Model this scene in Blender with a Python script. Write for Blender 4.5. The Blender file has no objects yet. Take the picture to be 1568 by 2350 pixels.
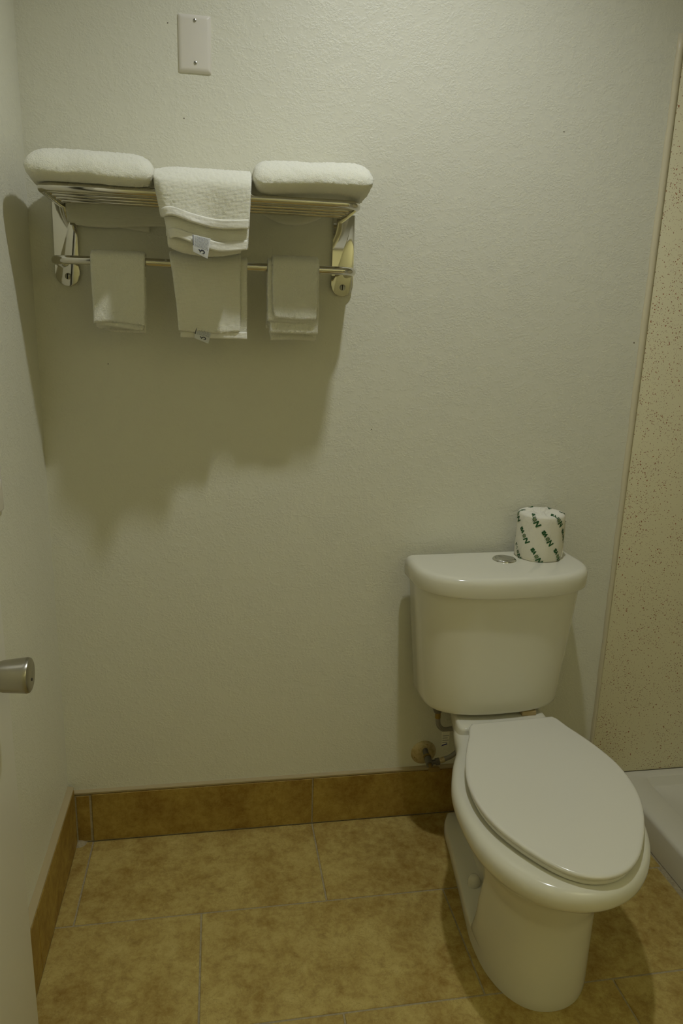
import bpy, bmesh, math, random
import numpy as np
from mathutils import Vector, Matrix

random.seed(7)
rng = np.random.default_rng(7)
scene = bpy.context.scene
COL = scene.collection

# ------------------------------------------------------------------ camera
cam_d = bpy.data.cameras.new('camera')
cam = bpy.data.objects.new('camera', cam_d)
COL.objects.link(cam)
cam_d.sensor_fit = 'VERTICAL'
cam_d.sensor_height = 36.0
cam_d.lens = 36.0 * 1669.55 / 2350.0
cam_d.clip_start = 0.02
cam.matrix_world = Matrix((
    (0.9859280989, 0.0108000317, -0.1668206915, 0.4253902364),
    (-0.1642719983, 0.2475957766, -0.9548356099, -1.8465258048),
    (0.0309918439, 0.9688032260, 0.2458857761, 1.4276715705),
    (0, 0, 0, 1)))
scene.camera = cam

# ------------------------------------------------------------------ world, exposure
w = bpy.data.worlds.new('world')
scene.world = w
w.use_nodes = True
w.node_tree.nodes['Background'].inputs[0].default_value = (0.02, 0.018, 0.012, 1)
w.node_tree.nodes['Background'].inputs[1].default_value = 1.0
scene.view_settings.view_transform = 'Standard'
scene.view_settings.look = 'None'
scene.view_settings.exposure = 0.0
scene.view_settings.gamma = 1.0
scene.view_settings.use_curve_mapping = False

# lamp and fill light values (used in their own builders below)
BATH_LAMP = dict(loc=(0.868, -0.678, 2.835), power=42.0, color=(0.96, 1.0, 1.03), size=139.0, radius=0.035)
HALL_FILL = dict(loc=(2.20, -2.25, 1.95), power=108.0, color=(1.0, 0.985, 0.68), radius=0.05)  # unseen fill light, added for the warm ambient


# ------------------------------------------------------------------ materials
def new_mat(name):
    m = bpy.data.materials.new(name)
    m.use_nodes = True
    nt = m.node_tree
    return m, nt, nt.nodes['Principled BSDF']


def plain(name, col, rough=0.5, metal=0.0, coat=0.0, spec=0.5):
    m, nt, b = new_mat(name)
    b.inputs['Base Color'].default_value = (*col, 1)
    b.inputs['Roughness'].default_value = rough
    b.inputs['Metallic'].default_value = metal
    b.inputs['Coat Weight'].default_value = coat
    b.inputs['Specular IOR Level'].default_value = spec
    return m


def add_bump(nt, b, height_socket, strength, dist):
    bp = nt.nodes.new('ShaderNodeBump')
    bp.inputs['Strength'].default_value = strength
    bp.inputs['Distance'].default_value = dist
    nt.links.new(height_socket, bp.inputs['Height'])
    nt.links.new(bp.outputs[0], b.inputs['Normal'])
    return bp


def objcoord(nt, use_random=False):
    tc = nt.nodes.new('ShaderNodeTexCoord')
    if not use_random:
        return tc.outputs['Object']
    oi = nt.nodes.new('ShaderNodeObjectInfo')
    mu = nt.nodes.new('ShaderNodeMath'); mu.operation = 'MULTIPLY'; mu.inputs[1].default_value = 37.0
    nt.links.new(oi.outputs['Random'], mu.inputs[0])
    va = nt.nodes.new('ShaderNodeVectorMath'); va.operation = 'ADD'
    nt.links.new(tc.outputs['Object'], va.inputs[0])
    nt.links.new(mu.outputs[0], va.inputs[1])
    return va.outputs[0]


def noise(nt, vec, scale, detail=3.0, rough=0.5, dist=0.0):
    n = nt.nodes.new('ShaderNodeTexNoise')
    n.inputs['Scale'].default_value = scale
    n.inputs['Detail'].default_value = detail
    n.inputs['Roughness'].default_value = rough
    n.inputs['Distortion'].default_value = dist
    nt.links.new(vec, n.inputs['Vector'])
    return n.outputs['Fac']


def ramp(nt, fac, stops):
    r = nt.nodes.new('ShaderNodeValToRGB')
    e = r.color_ramp.elements
    while len(e) < len(stops):
        e.new(0.5)
    for k, (p, c) in enumerate(stops):
        e[k].position = p
        e[k].color = (*c, 1) if len(c) == 3 else c
    nt.links.new(fac, r.inputs[0])
    return r.outputs[0]


def mixcol(nt, fac, a, b):
    m = nt.nodes.new('ShaderNodeMix'); m.data_type = 'RGBA'
    if isinstance(fac, float):
        m.inputs[0].default_value = fac
    else:
        nt.links.new(fac, m.inputs[0])
    for s, v in ((6, a), (7, b)):
        if isinstance(v, tuple):
            m.inputs[s].default_value = (*v, 1)
        else:
            nt.links.new(v, m.inputs[s])
    return m.outputs[2]


def math_node(nt, op, a, b=None):
    m = nt.nodes.new('ShaderNodeMath'); m.operation = op
    for s, v in ((0, a), (1, b)):
        if v is None:
            continue
        if isinstance(v, (int, float)):
            m.inputs[s].default_value = v
        else:
            nt.links.new(v, m.inputs[s])
    return m.outputs[0]


# painted plaster with a sprayed, knocked down texture
def wall_mat():
    m, nt, b = new_mat('wall_paint')
    v = objcoord(nt)
    mp = nt.nodes.new('ShaderNodeMapping')
    mp.inputs['Rotation'].default_value = (0.0, 0.7, 0.5)
    mp.inputs['Scale'].default_value = (1.0, 1.0, 1.25)
    nt.links.new(v, mp.inputs['Vector'])
    n1 = noise(nt, mp.outputs[0], 165, 3, 0.55, 0.5)
    n2 = noise(nt, v, 330, 2, 0.5)
    patch = ramp(nt, noise(nt, v, 42, 2, 0.5), [(0.40, (0.25, 0.25, 0.25)), (0.52, (1, 1, 1))])
    s1 = ramp(nt, n1, [(0.36, (0, 0, 0)), (0.62, (1, 1, 1))])
    h = math_node(nt, 'MULTIPLY', math_node(nt, 'ADD', s1, math_node(nt, 'MULTIPLY', n2, 0.5)), patch)
    add_bump(nt, b, h, 0.42, 0.0011)
    b.inputs['Base Color'].default_value = (0.80, 0.785, 0.645, 1)
    b.inputs['Roughness'].default_value = 0.40
    b.inputs['Specular IOR Level'].default_value = 0.32
    return m


def tile_mat(name, mul=1.0, tint_b=0.66, tint_g=1.07):
    m, nt, b = new_mat(name)
    v = objcoord(nt, True)
    big = noise(nt, v, 8, 4, 0.6, 0.2)
    mid = noise(nt, v, 38, 8, 0.78, 0.2)
    fine = noise(nt, v, 190, 4, 0.7)
    c = lambda r, g, bl: (r * mul * 1.02, g * mul * tint_g, bl * mul * tint_b)
    base = ramp(nt, mid, [(0.34, c(0.25, 0.135, 0.040)), (0.46, c(0.40, 0.265, 0.110)),
                          (0.56, c(0.51, 0.375, 0.190)), (0.70, c(0.62, 0.48, 0.29))])
    cloud = ramp(nt, big, [(0.38, c(0.33, 0.20, 0.070)), (0.60, c(0.58, 0.44, 0.24))])
    col = mixcol(nt, 0.45, base, cloud)
    speck = ramp(nt, fine, [(0.60, (0, 0, 0)), (0.74, (1, 1, 1))])
    col = mixcol(nt, math_node(nt, 'MULTIPLY', speck, 0.30), col, c(0.22, 0.12, 0.04))
    vein = noise(nt, v, 20, 5, 0.65, 0.5)
    vr = ramp(nt, vein, [(0.485, (0, 0, 0)), (0.50, (1, 1, 1)), (0.515, (0, 0, 0))])
    col = mixcol(nt, math_node(nt, 'MULTIPLY', vr, 0.30), col, c(0.20, 0.11, 0.035))
    nt.links.new(col, b.inputs['Base Color'])
    b.inputs['Roughness'].default_value = 0.52
    b.inputs['Specular IOR Level'].default_value = 0.35
    add_bump(nt, b, mid, 0.12, 0.002)
    return m


def grout_mat():
    m, nt, b = new_mat('grout')
    v = objcoord(nt)
    n = noise(nt, v, 160, 4, 0.65)
    col = ramp(nt, n, [(0.3, (0.32, 0.265, 0.155)), (0.7, (0.46, 0.395, 0.245))])
    nt.links.new(col, b.inputs['Base Color'])
    b.inputs['Roughness'].default_value = 0.9
    add_bump(nt, b, n, 0.4, 0.001)
    return m


def terrazzo_mat():
    m, nt, b = new_mat('speckled_stone')
    v = objcoord(nt)
    col = (0.86, 0.80, 0.545)
    acc = None
    mask = noise(nt, v, 9, 3, 0.6)
    mk = ramp(nt, mask, [(0.38, (0.25, 0.25, 0.25)), (0.62, (1, 1, 1))])
    for sc, thr, tint in ((190, 0.27, (0.32, 0.10, 0.02)), (330, 0.25, (0.30, 0.12, 0.035)), (110, 0.21, (0.38, 0.105, 0.02))):
        vo = nt.nodes.new('ShaderNodeTexVoronoi')
        vo.inputs['Scale'].default_value = sc
        wv = nt.nodes.new('ShaderNodeTexNoise'); wv.inputs['Scale'].default_value = sc * 1.8
        nt.links.new(v, wv.inputs['Vector'])
        sh = nt.nodes.new('ShaderNodeVectorMath'); sh.operation = 'SCALE'; sh.inputs['Scale'].default_value = 0.0035 * 190 / sc
        nt.links.new(wv.outputs['Color'], sh.inputs[0])
        ad = nt.nodes.new('ShaderNodeVectorMath'); ad.operation = 'ADD'
        nt.links.new(v, ad.inputs[0]); nt.links.new(sh.outputs[0], ad.inputs[1])
        nt.links.new(ad.outputs[0], vo.inputs['Vector'])
        spot = math_node(nt, 'LESS_THAN', vo.outputs['Distance'], thr)
        sel = nt.nodes.new('ShaderNodeSeparateColor')
        nt.links.new(vo.outputs['Color'], sel.inputs[0])
        keep = math_node(nt, 'LESS_THAN', sel.outputs[0], math_node(nt, 'MULTIPLY', mk, 0.46 if sc != 110 else 0.27))
        f = math_node(nt, 'MULTIPLY', math_node(nt, 'MULTIPLY', spot, keep), 0.9)
        acc = mixcol(nt, f, acc if acc else col, tint)
    nt.links.new(acc, b.inputs['Base Color'])
    b.inputs['Roughness'].default_value = 0.35
    return m


def towel_mat(name, col, scale=520, strength=0.55, ribs=False):
    m, nt, b = new_mat(name)
    v = objcoord(nt)
    n1 = noise(nt, v, scale, 3, 0.6)
    n2 = noise(nt, v, scale * 0.28, 2, 0.5)
    h = math_node(nt, 'ADD', n1, math_node(nt, 'MULTIPLY', n2, 0.15 if ribs else 0.6))
    if ribs:
        wv = nt.nodes.new('ShaderNodeTexWave'); wv.inputs['Scale'].default_value = 120
        wv.bands_direction = 'Z'; wv.inputs['Distortion'].default_value = 1.5
        nt.links.new(v, wv.inputs['Vector'])
        h = math_node(nt, 'ADD', h, math_node(nt, 'MULTIPLY', wv.outputs['Fac'], 0.35))
    add_bump(nt, b, h, strength, 0.0025 if ribs else 0.0035)
    b.inputs['Base Color'].default_value = (*col, 1)
    b.inputs['Roughness'].default_value = 0.95
    b.inputs['Sheen Weight'].default_value = 0.25
    b.inputs['Sheen Roughness'].default_value = 0.5
    b.inputs['Specular IOR Level'].default_value = 0.15
    b.inputs['Subsurface Weight'].default_value = 0.45
    b.inputs['Subsurface Radius'].default_value = (0.010, 0.0095, 0.008)
    b.inputs['Subsurface Scale'].default_value = 1.0
    return m


def hem_mat():
    m, nt, b = new_mat('towel_hem')
    v = objcoord(nt)
    n1 = noise(nt, v, 70, 2, 0.5)
    wv = nt.nodes.new('ShaderNodeTexWave'); wv.inputs['Scale'].default_value = 260
    wv.bands_direction = 'Z'
    nt.links.new(v, wv.inputs['Vector'])
    h = math_node(nt, 'ADD', math_node(nt, 'MULTIPLY', n1, 2.0), math_node(nt, 'MULTIPLY', wv.outputs['Fac'], 0.15))
    add_bump(nt, b, h, 0.5, 0.003)
    b.inputs['Base Color'].default_value = (0.93, 0.91, 0.79, 1)
    b.inputs['Roughness'].default_value = 0.8
    return m


def ceramic_mat(name, col, rough=0.12):
    m = plain(name, col, rough, 0.0, 0.0, 0.5)
    return m


def steel_mat(name, col, rough, aniso=0.0):
    m, nt, b = new_mat(name)
    b.inputs['Base Color'].default_value = (*col, 1)
    b.inputs['Metallic'].default_value = 1.0
    b.inputs['Roughness'].default_value = rough
    b.inputs['Anisotropic'].default_value = aniso
    return m


def stained_metal():
    m, nt, b = new_mat('stained_metal')
    v = objcoord(nt)
    n = noise(nt, v, 60, 5, 0.65, 0.5)
    col = ramp(nt, n, [(0.35, (0.46, 0.38, 0.20)), (0.55, (0.62, 0.53, 0.32)), (0.72, (0.36, 0.22, 0.08))])
    nt.links.new(col, b.inputs['Base Color'])
    b.inputs['Metallic'].default_value = 0.45
    b.inputs['Roughness'].default_value = 0.45
    return m


def braid_mat():
    m, nt, b = new_mat('braided_steel')
    v = objcoord(nt)
    wv = nt.nodes.new('ShaderNodeTexWave'); wv.inputs['Scale'].default_value = 220
    wv.bands_direction = 'DIAGONAL'
    nt.links.new(v, wv.inputs['Vector'])
    add_bump(nt, b, wv.outputs['Fac'], 0.5, 0.001)
    b.inputs['Base Color'].default_value = (0.33, 0.32, 0.29, 1)
    b.inputs['Metallic'].default_value = 0.7
    b.inputs['Roughness'].default_value = 0.5
    return m


def paper_mat():
    m, nt, b = new_mat('wrapping_paper')
    v = objcoord(nt)
    n = noise(nt, v, 70, 4, 0.55, 0.8)
    add_bump(nt, b, n, 0.35, 0.003)
    b.inputs['Base Color'].default_value = (0.82, 0.79, 0.66, 1)
    b.inputs['Roughness'].default_value = 0.6
    b.inputs['Subsurface Weight'].default_value = 0.1
    b.inputs['Subsurface Radius'].default_value = (0.003, 0.003, 0.002)
    return m


M = dict(
    wall=wall_mat(), ceiling=plain('ceiling_paint', (0.80, 0.78, 0.70), 0.8),
    tile=tile_mat('floor_tile'), btile=tile_mat('baseboard_tile', 0.78, 0.40, 0.95), grout=grout_mat(),
    mortar=plain('mortar_cap', (0.46, 0.375, 0.205), 0.8),
    stone=terrazzo_mat(), caulk=plain('yellowed_caulk', (0.70, 0.635, 0.44), 0.4),
    pan=plain('shower_acrylic', (0.76, 0.73, 0.61), 0.3),
    towel=towel_mat('terry_cloth', (0.95, 0.92, 0.75), 430, 0.8),
    flat=towel_mat('thin_terry_cloth', (0.95, 0.92, 0.75), 900, 0.5, True),
    hem=hem_mat(), tag=plain('tag_satin', (0.72, 0.73, 0.72), 0.6), ink=plain('tag_ink', (0.045, 0.05, 0.07), 0.8),
    greyink=plain('tag_text_ink', (0.22, 0.23, 0.26), 0.8),
    steel=steel_mat('polished_steel', (0.66, 0.64, 0.57), 0.07),
    satin=steel_mat('satin_nickel', (0.42, 0.40, 0.33), 0.30, 0.4),
    chrome=steel_mat('chrome', (0.66, 0.66, 0.63), 0.12),
    screw=steel_mat('screw_steel', (0.55, 0.55, 0.50), 0.3),
    dark=plain('dark_slot', (0.03, 0.028, 0.02), 0.6),
    china=ceramic_mat('vitreous_china', (0.79, 0.765, 0.625)),
    seat=ceramic_mat('seat_plastic', (0.80, 0.775, 0.67), 0.16),
    plate=plain('plate_plastic', (0.79, 0.75, 0.65), 0.4),
    door=plain('door_paint', (0.80, 0.775, 0.67), 0.4),
    stain=stained_metal(), braid=braid_mat(), brass=steel_mat('tarnished_brass', (0.34, 0.25, 0.10), 0.4),
    grey=plain('grey_metal', (0.20, 0.19, 0.165), 0.45, 0.6),
    paper=paper_mat(), green=plain('green_ink', (0.010, 0.085, 0.018), 0.6), palegreen=plain('pale_green_ink', (0.22, 0.27, 0.13), 0.6),
    gasket=plain('tan_gasket', (0.50, 0.38, 0.18), 0.6), blue=plain('blue_ink', (0.05, 0.05, 0.22), 0.6),
    labelpaper=plain('label_paper', (0.70, 0.68, 0.57), 0.6),
    speck=plain('wall_speck', (0.07, 0.05, 0.03), 0.8),
)
_em, _nt, _b = new_mat('lamp_lens')
_b.inputs['Base Color'].default_value = (0.9, 0.9, 0.85, 1)
_b.inputs['Emission Color'].default_value = (1, 0.98, 0.92, 1)
_b.inputs['Emission Strength'].default_value = 0.6
M['lens'] = _em


# ------------------------------------------------------------------ object helpers
def tag(o, label, cat, group=None):
    o['label'] = label
    o['category'] = cat
    if group:
        o['group'] = group
    return o


def empty(name, loc=(0, 0, 0), rz=0.0):
    o = bpy.data.objects.new(name, None)
    o.empty_display_size = 0.05
    o.location = loc
    o.rotation_euler = (0, 0, rz)
    COL.objects.link(o)
    return o


def link_mesh(name, me, mat, parent=None, smooth=True, world=True):
    o = bpy.data.objects.new(name, me)
    COL.objects.link(o)
    me.materials.append(mat)
    if smooth:
        me.polygons.foreach_set('use_smooth', [True] * len(me.polygons))
    if parent:
        o.parent = parent
        if world:
            bpy.context.view_layer.update()
            o.matrix_parent_inverse = parent.matrix_world.inverted()
    return o


def from_py(name, vs, fs, mat, parent=None, smooth=True):
    me = bpy.data.meshes.new(name)
    me.from_pydata([tuple(map(float, v)) for v in vs], [], fs)
    me.validate()
    bm = bmesh.new(); bm.from_mesh(me)
    bmesh.ops.remove_doubles(bm, verts=bm.verts, dist=1e-6)
    bmesh.ops.recalc_face_normals(bm, faces=bm.faces)
    bm.to_mesh(me); bm.free()
    return link_mesh(name, me, mat, parent, smooth)


def auto(o, ang=40):
    o.data.set_sharp_from_angle(angle=math.radians(ang))
    return o


def from_bm(name, bm, mat, parent=None, smooth=False):
    me = bpy.data.meshes.new(name)
    bmesh.ops.recalc_face_normals(bm, faces=bm.faces)
    bm.to_mesh(me); bm.free()
    return link_mesh(name, me, mat, parent, smooth)


def bm_box(bm, lo, hi, bev=0.0, seg=2):
    r = bmesh.ops.create_cube(bm, size=1.0)
    vs = r['verts']
    for v in vs:
        v.co = Vector([lo[k] + (v.co[k] + 0.5) * (hi[k] - lo[k]) for k in range(3)])
    if bev > 0:
        es = list({e for v in vs for e in v.link_edges})
        bmesh.ops.bevel(bm, geom=es, offset=bev, segments=seg, affect='EDGES', profile=0.5)


def box(name, lo, hi, mat, parent=None, bev=0.0, seg=2):
    bm = bmesh.new(); bm_box(bm, lo, hi, bev, seg)
    o = from_bm(name, bm, mat, parent, bev > 0)
    if bev > 0:
        auto(o, 50)
    return o


def structure(o):
    o['kind'] = 'structure'
    return o


def loft(rings, cap0=True, cap1=True):
    n = len(rings[0]); vs = []; fs = []
    for r in rings:
        vs += [tuple(p) for p in r]
    for i in range(len(rings) - 1):
        for j in range(n):
            a = i * n + j; b = i * n + (j + 1) % n
            fs.append((a, b, b + n, a + n))
    if cap0:
        fs.append(tuple(reversed(range(n))))
    if cap1:
        k = (len(rings) - 1) * n
        fs.append(tuple(range(k, k + n)))
    return vs, fs


def catmull(pts, per=10):
    P = [np.array(p, float) for p in pts]
    P = [2 * P[0] - P[1]] + P + [2 * P[-1] - P[-2]]
    out = []
    for i in range(1, len(P) - 2):
        p0, p1, p2, p3 = P[i - 1:i + 3]
        for k in range(per):
            t = k / per
            out.append(0.5 * (2 * p1 + (p2 - p0) * t + (2 * p0 - 5 * p1 + 4 * p2 - p3) * t * t + (3 * p1 - p0 - 3 * p2 + p3) * t ** 3))
    out.append(P[-2])
    return np.array(out)


def tube_data(path, rad, seg=12, cap=True):
    path = [Vector(p) for p in path]
    n = len(path)
    rads = rad if hasattr(rad, '__len__') else [rad] * n
    tans = []
    for i in range(n):
        t = path[min(i + 1, n - 1)] - path[max(i - 1, 0)]
        tans.append(t.normalized())
    ref = Vector((0, 0, 1)) if abs(tans[0].z) < 0.9 else Vector((1, 0, 0))
    u = tans[0].cross(ref).normalized()
    rings = []
    for i in range(n):
        u = (u - tans[i] * u.dot(tans[i])).normalized()
        v = tans[i].cross(u)
        rings.append([path[i] + (u * math.cos(a) + v * math.sin(a)) * rads[i] for a in [2 * math.pi * k / seg for k in range(seg)]])
    return loft(rings, cap, cap)


def tube(name, path, rad, mat, parent=None, seg=12):
    vs, fs = tube_data(path, rad, seg)
    return auto(from_py(name, vs, fs, mat, parent, True), 60)


def lathe(name, prof, mat, parent=None, origin=(0, 0, 0), axis='Z', seg=32):
    """prof: list of (radius, height) along the axis"""
    rings = []
    for r, h in prof:
        ring = []
        for k in range(seg):
            a = 2 * math.pi * k / seg
            c, s = max(r, 1e-5) * math.cos(a), max(r, 1e-5) * math.sin(a)
            p = {'Z': (c, s, h), 'X': (h, c, s), 'Y': (c, h, s)}[axis]
            ring.append((origin[0] + p[0], origin[1] + p[1], origin[2] + p[2]))
        rings.append(ring)
    vs, fs = loft(rings)
    return auto(from_py(name, vs, fs, mat, parent, True), 35)


def prism(name, outline, axis, lo, hi, mat, parent=None, bev=0.0):
    """outline: 2D list; extruded along axis between lo and hi"""
    def p3(a, b, t):
        return {'Y': (a, t, b), 'Z': (a, b, t), 'X': (t, a, b)}[axis]
    bm = bmesh.new()
    v0 = [bm.verts.new(p3(a, b, lo)) for a, b in outline]
    v1 = [bm.verts.new(p3(a, b, hi)) for a, b in outline]
    n = len(outline)
    bm.faces.new(v0); bm.faces.new(list(reversed(v1)))
    for i in range(n):
        bm.faces.new((v0[i], v0[(i + 1) % n], v1[(i + 1) % n], v1[i]))
    if bev > 0:
        fl = [e for e in bm.edges if abs(e.verts[0].co['XYZ'.index(axis)] - e.verts[1].co['XYZ'.index(axis)]) < 1e-7]
        bmesh.ops.bevel(bm, geom=fl, offset=bev, segments=2, affect='EDGES', profile=0.5)
    o = from_bm(name, bm, mat, parent, True)
    return auto(o, 35)


# ================================================================== THE SETTING
WY = 0.009      # back wall plane
WX = 0.008      # left wall plane
CEIL = 2.86
DOORWALL = -1.45
RIGHT = 2.45
HALL = -3.6

structure(box('wall_back', (-0.12, WY, -0.05), (2.6, WY + 0.12, CEIL), M['wall']))
structure(box('wall_left', (-0.12, HALL, -0.05), (WX, WY, CEIL), M['wall']))
structure(box('wall_right', (RIGHT, HALL, -0.05), (RIGHT + 0.12, WY, CEIL), M['wall']))
bm = bmesh.new()
bm_box(bm, (1.62, DOORWALL - 0.11, 0), (RIGHT, DOORWALL, CEIL))
bm_box(bm, (WX, DOORWALL - 0.11, 2.16), (1.62, DOORWALL, CEIL))
bm_box(bm, (WX, DOORWALL - 0.11, 0), (0.045, DOORWALL, 2.16))
structure(from_bm('wall_front', bm, M['wall']))
structure(box('wall_hall', (-0.12, HALL - 0.12, -0.05), (2.6, HALL, CEIL), M['wall']))
structure(box('ceiling', (-0.12, HALL - 0.12, CEIL), (2.6, WY + 0.12, CEIL + 0.1), M['ceiling']))
bm = bmesh.new()
bm_box(bm, (0.045, DOORWALL - 0.115, 0), (0.062, DOORWALL + 0.004, 2.16))
bm_box(bm, (1.603, DOORWALL - 0.115, 0), (1.62, DOORWALL + 0.004, 2.16))
bm_box(bm, (0.045, DOORWALL - 0.115, 2.143), (1.62, DOORWALL + 0.004, 2.16))
structure(from_bm('trim_1', bm, M['door']))

# small dark marks on the back wall
wb = bpy.data.objects['wall_back']
for k, (x, z, r) in enumerate(((0.358, 1.876, 0.0014), (1.276, 1.912, 0.0014), (0.822, 1.172, 0.0012), (1.535, 1.412, 0.0016),
                               (0.167, 1.325, 0.0012), (0.327, 2.064, 0.0012))):
    prism('paint_speck', [(x + r * (1 + 0.5 * math.sin(3 * a + k)) * math.cos(a), z + r * (1 + 0.4 * math.cos(2 * a + k)) * math.sin(a))
                          for a in [2 * math.pi * i / 9 for i in range(9)]], 'Y', WY - 0.0004, WY, M['speck'], wb)

# ---- floor: grout bed with single tiles
floor = structure(box('floor', (-0.12, HALL - 0.12, -0.06), (2.6, WY + 0.12, -0.0022), M['grout']))
rows = [(-0.0005, -0.2997, [0.022, 0.0670, 0.6890, 1.3110, 1.632]),
        (-0.3043, -0.6172, [0.022, 0.3725, 0.9990, 1.6205, 1.632]),
        (-0.6218, -0.9352, [0.022, 0.0560, 0.6790, 1.3055, 1.632]),
        (-0.9398, -1.2532, [0.022, 0.3725, 0.9990, 1.6205, 1.632]),
        (-1.2570, -1.5700, [0.022, 0.0560, 0.6790, 1.3055, 1.632])]


def tile(name, lo, hi, mat, parent, bev=0.0012):
    c = [(lo[k] + hi[k]) / 2 for k in range(3)]
    bm = bmesh.new()
    bm_box(bm, [lo[k] - c[k] for k in range(3)], [hi[k] - c[k] for k in range(3)], bev, 1)
    o = from_bm(name, bm, mat, None, False)
    o.location = c
    bpy.context.view_layer.update()
    o.parent = parent
    o.matrix_parent_inverse = parent.matrix_world.inverted()
    return o


for y1, y0, xs in rows:
    for a, b in zip(xs[:-1], xs[1:]):
        g = 0.0021
        if b - a < 0.02:
            continue
        dz = random.uniform(-0.0004, 0.0003)
        tile('tile', (a + g, y0, -0.009), (b - g, y1, dz), M['tile'], floor)

# ---- tiled baseboards
bb = structure(box('baseboard_back', (WX, 0.001, 0.0), (1.552, WY, 0.1500), M['grout']))
for a, b in ((0.0275, 0.0625), (0.0690, 0.6865), (0.6905, 1.3080), (1.3120, 1.5500)):
    top = 0.1470 if a < 0.03 else 0.1505
    tile('tile', (a, -0.0015 if a > 0.03 else 0.0002, 0.003), (b, 0.006, top), M['btile'], bb)
cap = [(0.0, 0.1520), (-0.0008, 0.1535), (-0.0006, 0.1580), (0.003, 0.1605), (WY, 0.1620), (WY, 0.1512)]
cp = prism('mortar_cap', cap, 'X', WX, 1.552, M['mortar'], bb)
bl = structure(box('baseboard_left', (WX, -1.445, 0.0), (0.0225, 0.0, 0.168), M['grout']))
for y1, y0 in ((-0.004, -0.430), (-0.4335, -1.05), (-1.0535, -1.44)):
    tile('tile', (0.012, y0, 0.003), (0.0255, y1, 0.1725), M['btile'], bl)
prism('mortar_cap', [(WX, 0.1730), (0.0245, 0.1738), (0.0240, 0.1770), (0.018, 0.1800), (WX, 0.1815)], 'Y', -1.445, 0.0, M['mortar'], bl)
# mortar blob in the corner
v_, f_ = [], []
lathe('mortar_lump', [(0.0, 0.0075), (0.006, 0.0065), (0.012, 0.0038), (0.017, 0.0012), (0.021, -0.001)], M["grout"], bb, (0.031, -0.003, 0.0), 'Z', 14)

# ---- speckled shower wall panel with a yellowed caulk strip
PX = 1.5520
panel = tag(box('shower_wall_panel', (PX + 0.011, WY - 0.006, 0.0925), (RIGHT - 0.006, WY + 0.002, 2.150), M['stone'], None, 0.001),
            'cream shower wall panel speckled with red-brown chips beside the toilet', 'wall panel')
cb = bmesh.new()
pts = []
for i in range(60):
    z = 0.10 + (2.150 - 0.10) * i / 59
    wd = 0.0065 + 0.0065 * min(1, max(0, (z - 0.25) / 1.1)) + 0.0008 * math.sin(z * 31) + 0.0006 * math.sin(z * 73 + 1)
    pts.append((z, wd))
vs, fs = [], []
for z, wd in pts:
    x1 = PX + 0.0115
    x0 = x1 - wd - 0.002
    vs += [(x0, WY + 0.001, z), (x0 + 0.001, WY - 0.002, z), (x0 + wd * 0.5, WY - 0.0075, z), (x1 + 0.001, WY - 0.008, z), (x1 + 0.002, WY + 0.001, z)]
for i in range(59):
    for j in range(5):
        a = i * 5 + j; b_ = i * 5 + (j + 1) % 5
        fs.append((a, b_, b_ + 5, a + 5))
fs += [tuple(range(5)), tuple(range(295, 300))]
from_py('caulk_strip', vs, fs, M['caulk'], panel)['label'] = 'yellowed caulk strip along the panel edge'
box('side_panel', (RIGHT - 0.006, -1.40, 0.098), (RIGHT, WY, 2.150), M['stone'], panel)

# ---- shower pan with a wide low curb
CX = 1.636
Y0, Y1 = DOORWALL + 0.02, 0.003
ZT = 0.093


def pan_ring(inset_l, inset_b, z, r):
    x0, x1, y0, y1 = CX + inset_l, RIGHT - 0.008 - inset_b, Y0 + inset_b, Y1 - inset_b
    out = []
    for cx, cy, a0 in ((x1 - r, y1 - r, 0), (x0 + r, y1 - r, 90), (x0 + r, y0 + r, 180), (x1 - r, y0 + r, 270)):
        for k in range(7):
            a = math.radians(a0 + 15 * k)
            out.append((cx + r * math.cos(a), cy + r * math.sin(a), z))
    return out


rings = [pan_ring(0, 0, 0.0, 0.006), pan_ring(0, 0, ZT - 0.012, 0.006), pan_ring(0.003, 0.001, ZT - 0.004, 0.008), pan_ring(0.009, 0.003, ZT - 0.0005, 0.01),
         pan_ring(0.020, 0.005, ZT, 0.012), pan_ring(0.092, 0.032, ZT + 0.001, 0.02), pan_ring(0.097, 0.037, ZT - 0.003, 0.022), pan_ring(0.106, 0.046, ZT - 0.026, 0.028),
         pan_ring(0.112, 0.054, ZT - 0.030, 0.03), pan_ring(0.35, 0.30, ZT - 0.044, 0.05)]
vs, fs = loft(rings, True, True)
pan = auto(from_py('shower_pan', vs, fs, M['pan'], None, True), 50)
tag(pan, 'low off-white acrylic shower pan with a wide flat curb on the tile floor', 'shower pan')
lathe('drain', [(0.0, 0.003), (0.045, 0.003), (0.05, 0.0), (0.05, -0.01)], M['chrome'], pan, (2.08, -0.70, ZT - 0.044), 'Z', 24)

# ---- the door, swung open along the left wall
FX = 0.090                      # face of the door towards the room
door = structure(empty('door_1', (FX - 0.035, -1.44, 0.0)))
box('door_slab', (FX - 0.035, -1.440, 0.012), (FX, -0.712, 2.04), M['door'], door, 0.002)
lx = empty
kn = lathe('door_knob', [(0.0, 0.0585), (0.006, 0.0588), (0.0225, 0.0585), (0.0255, 0.0570), (0.0268, 0.0535), (0.0265, 0.050), (0.0252, 0.035),
                         (0.0238, 0.020), (0.0222, 0.0145), (0.0195, 0.0120), (0.0150, 0.0112), (0.0148, 0.002)],
           M['satin'], door, (FX - 0.0005, -0.797, 0.912), 'X', 40)
kn['label'] = 'satin nickel door knob'
lathe('keyhole', [(0.0, 0.0595), (0.0024, 0.0595), (0.0024, 0.055)], M['dark'], kn, (FX - 0.0005, -0.797, 0.905), 'X', 12)
lathe('neck', [(0.0148, 0.0), (0.0148, 0.018), (0.013, 0.020)], M['dark'], kn, (FX, -0.797, 0.912), 'X', 24)
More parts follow.
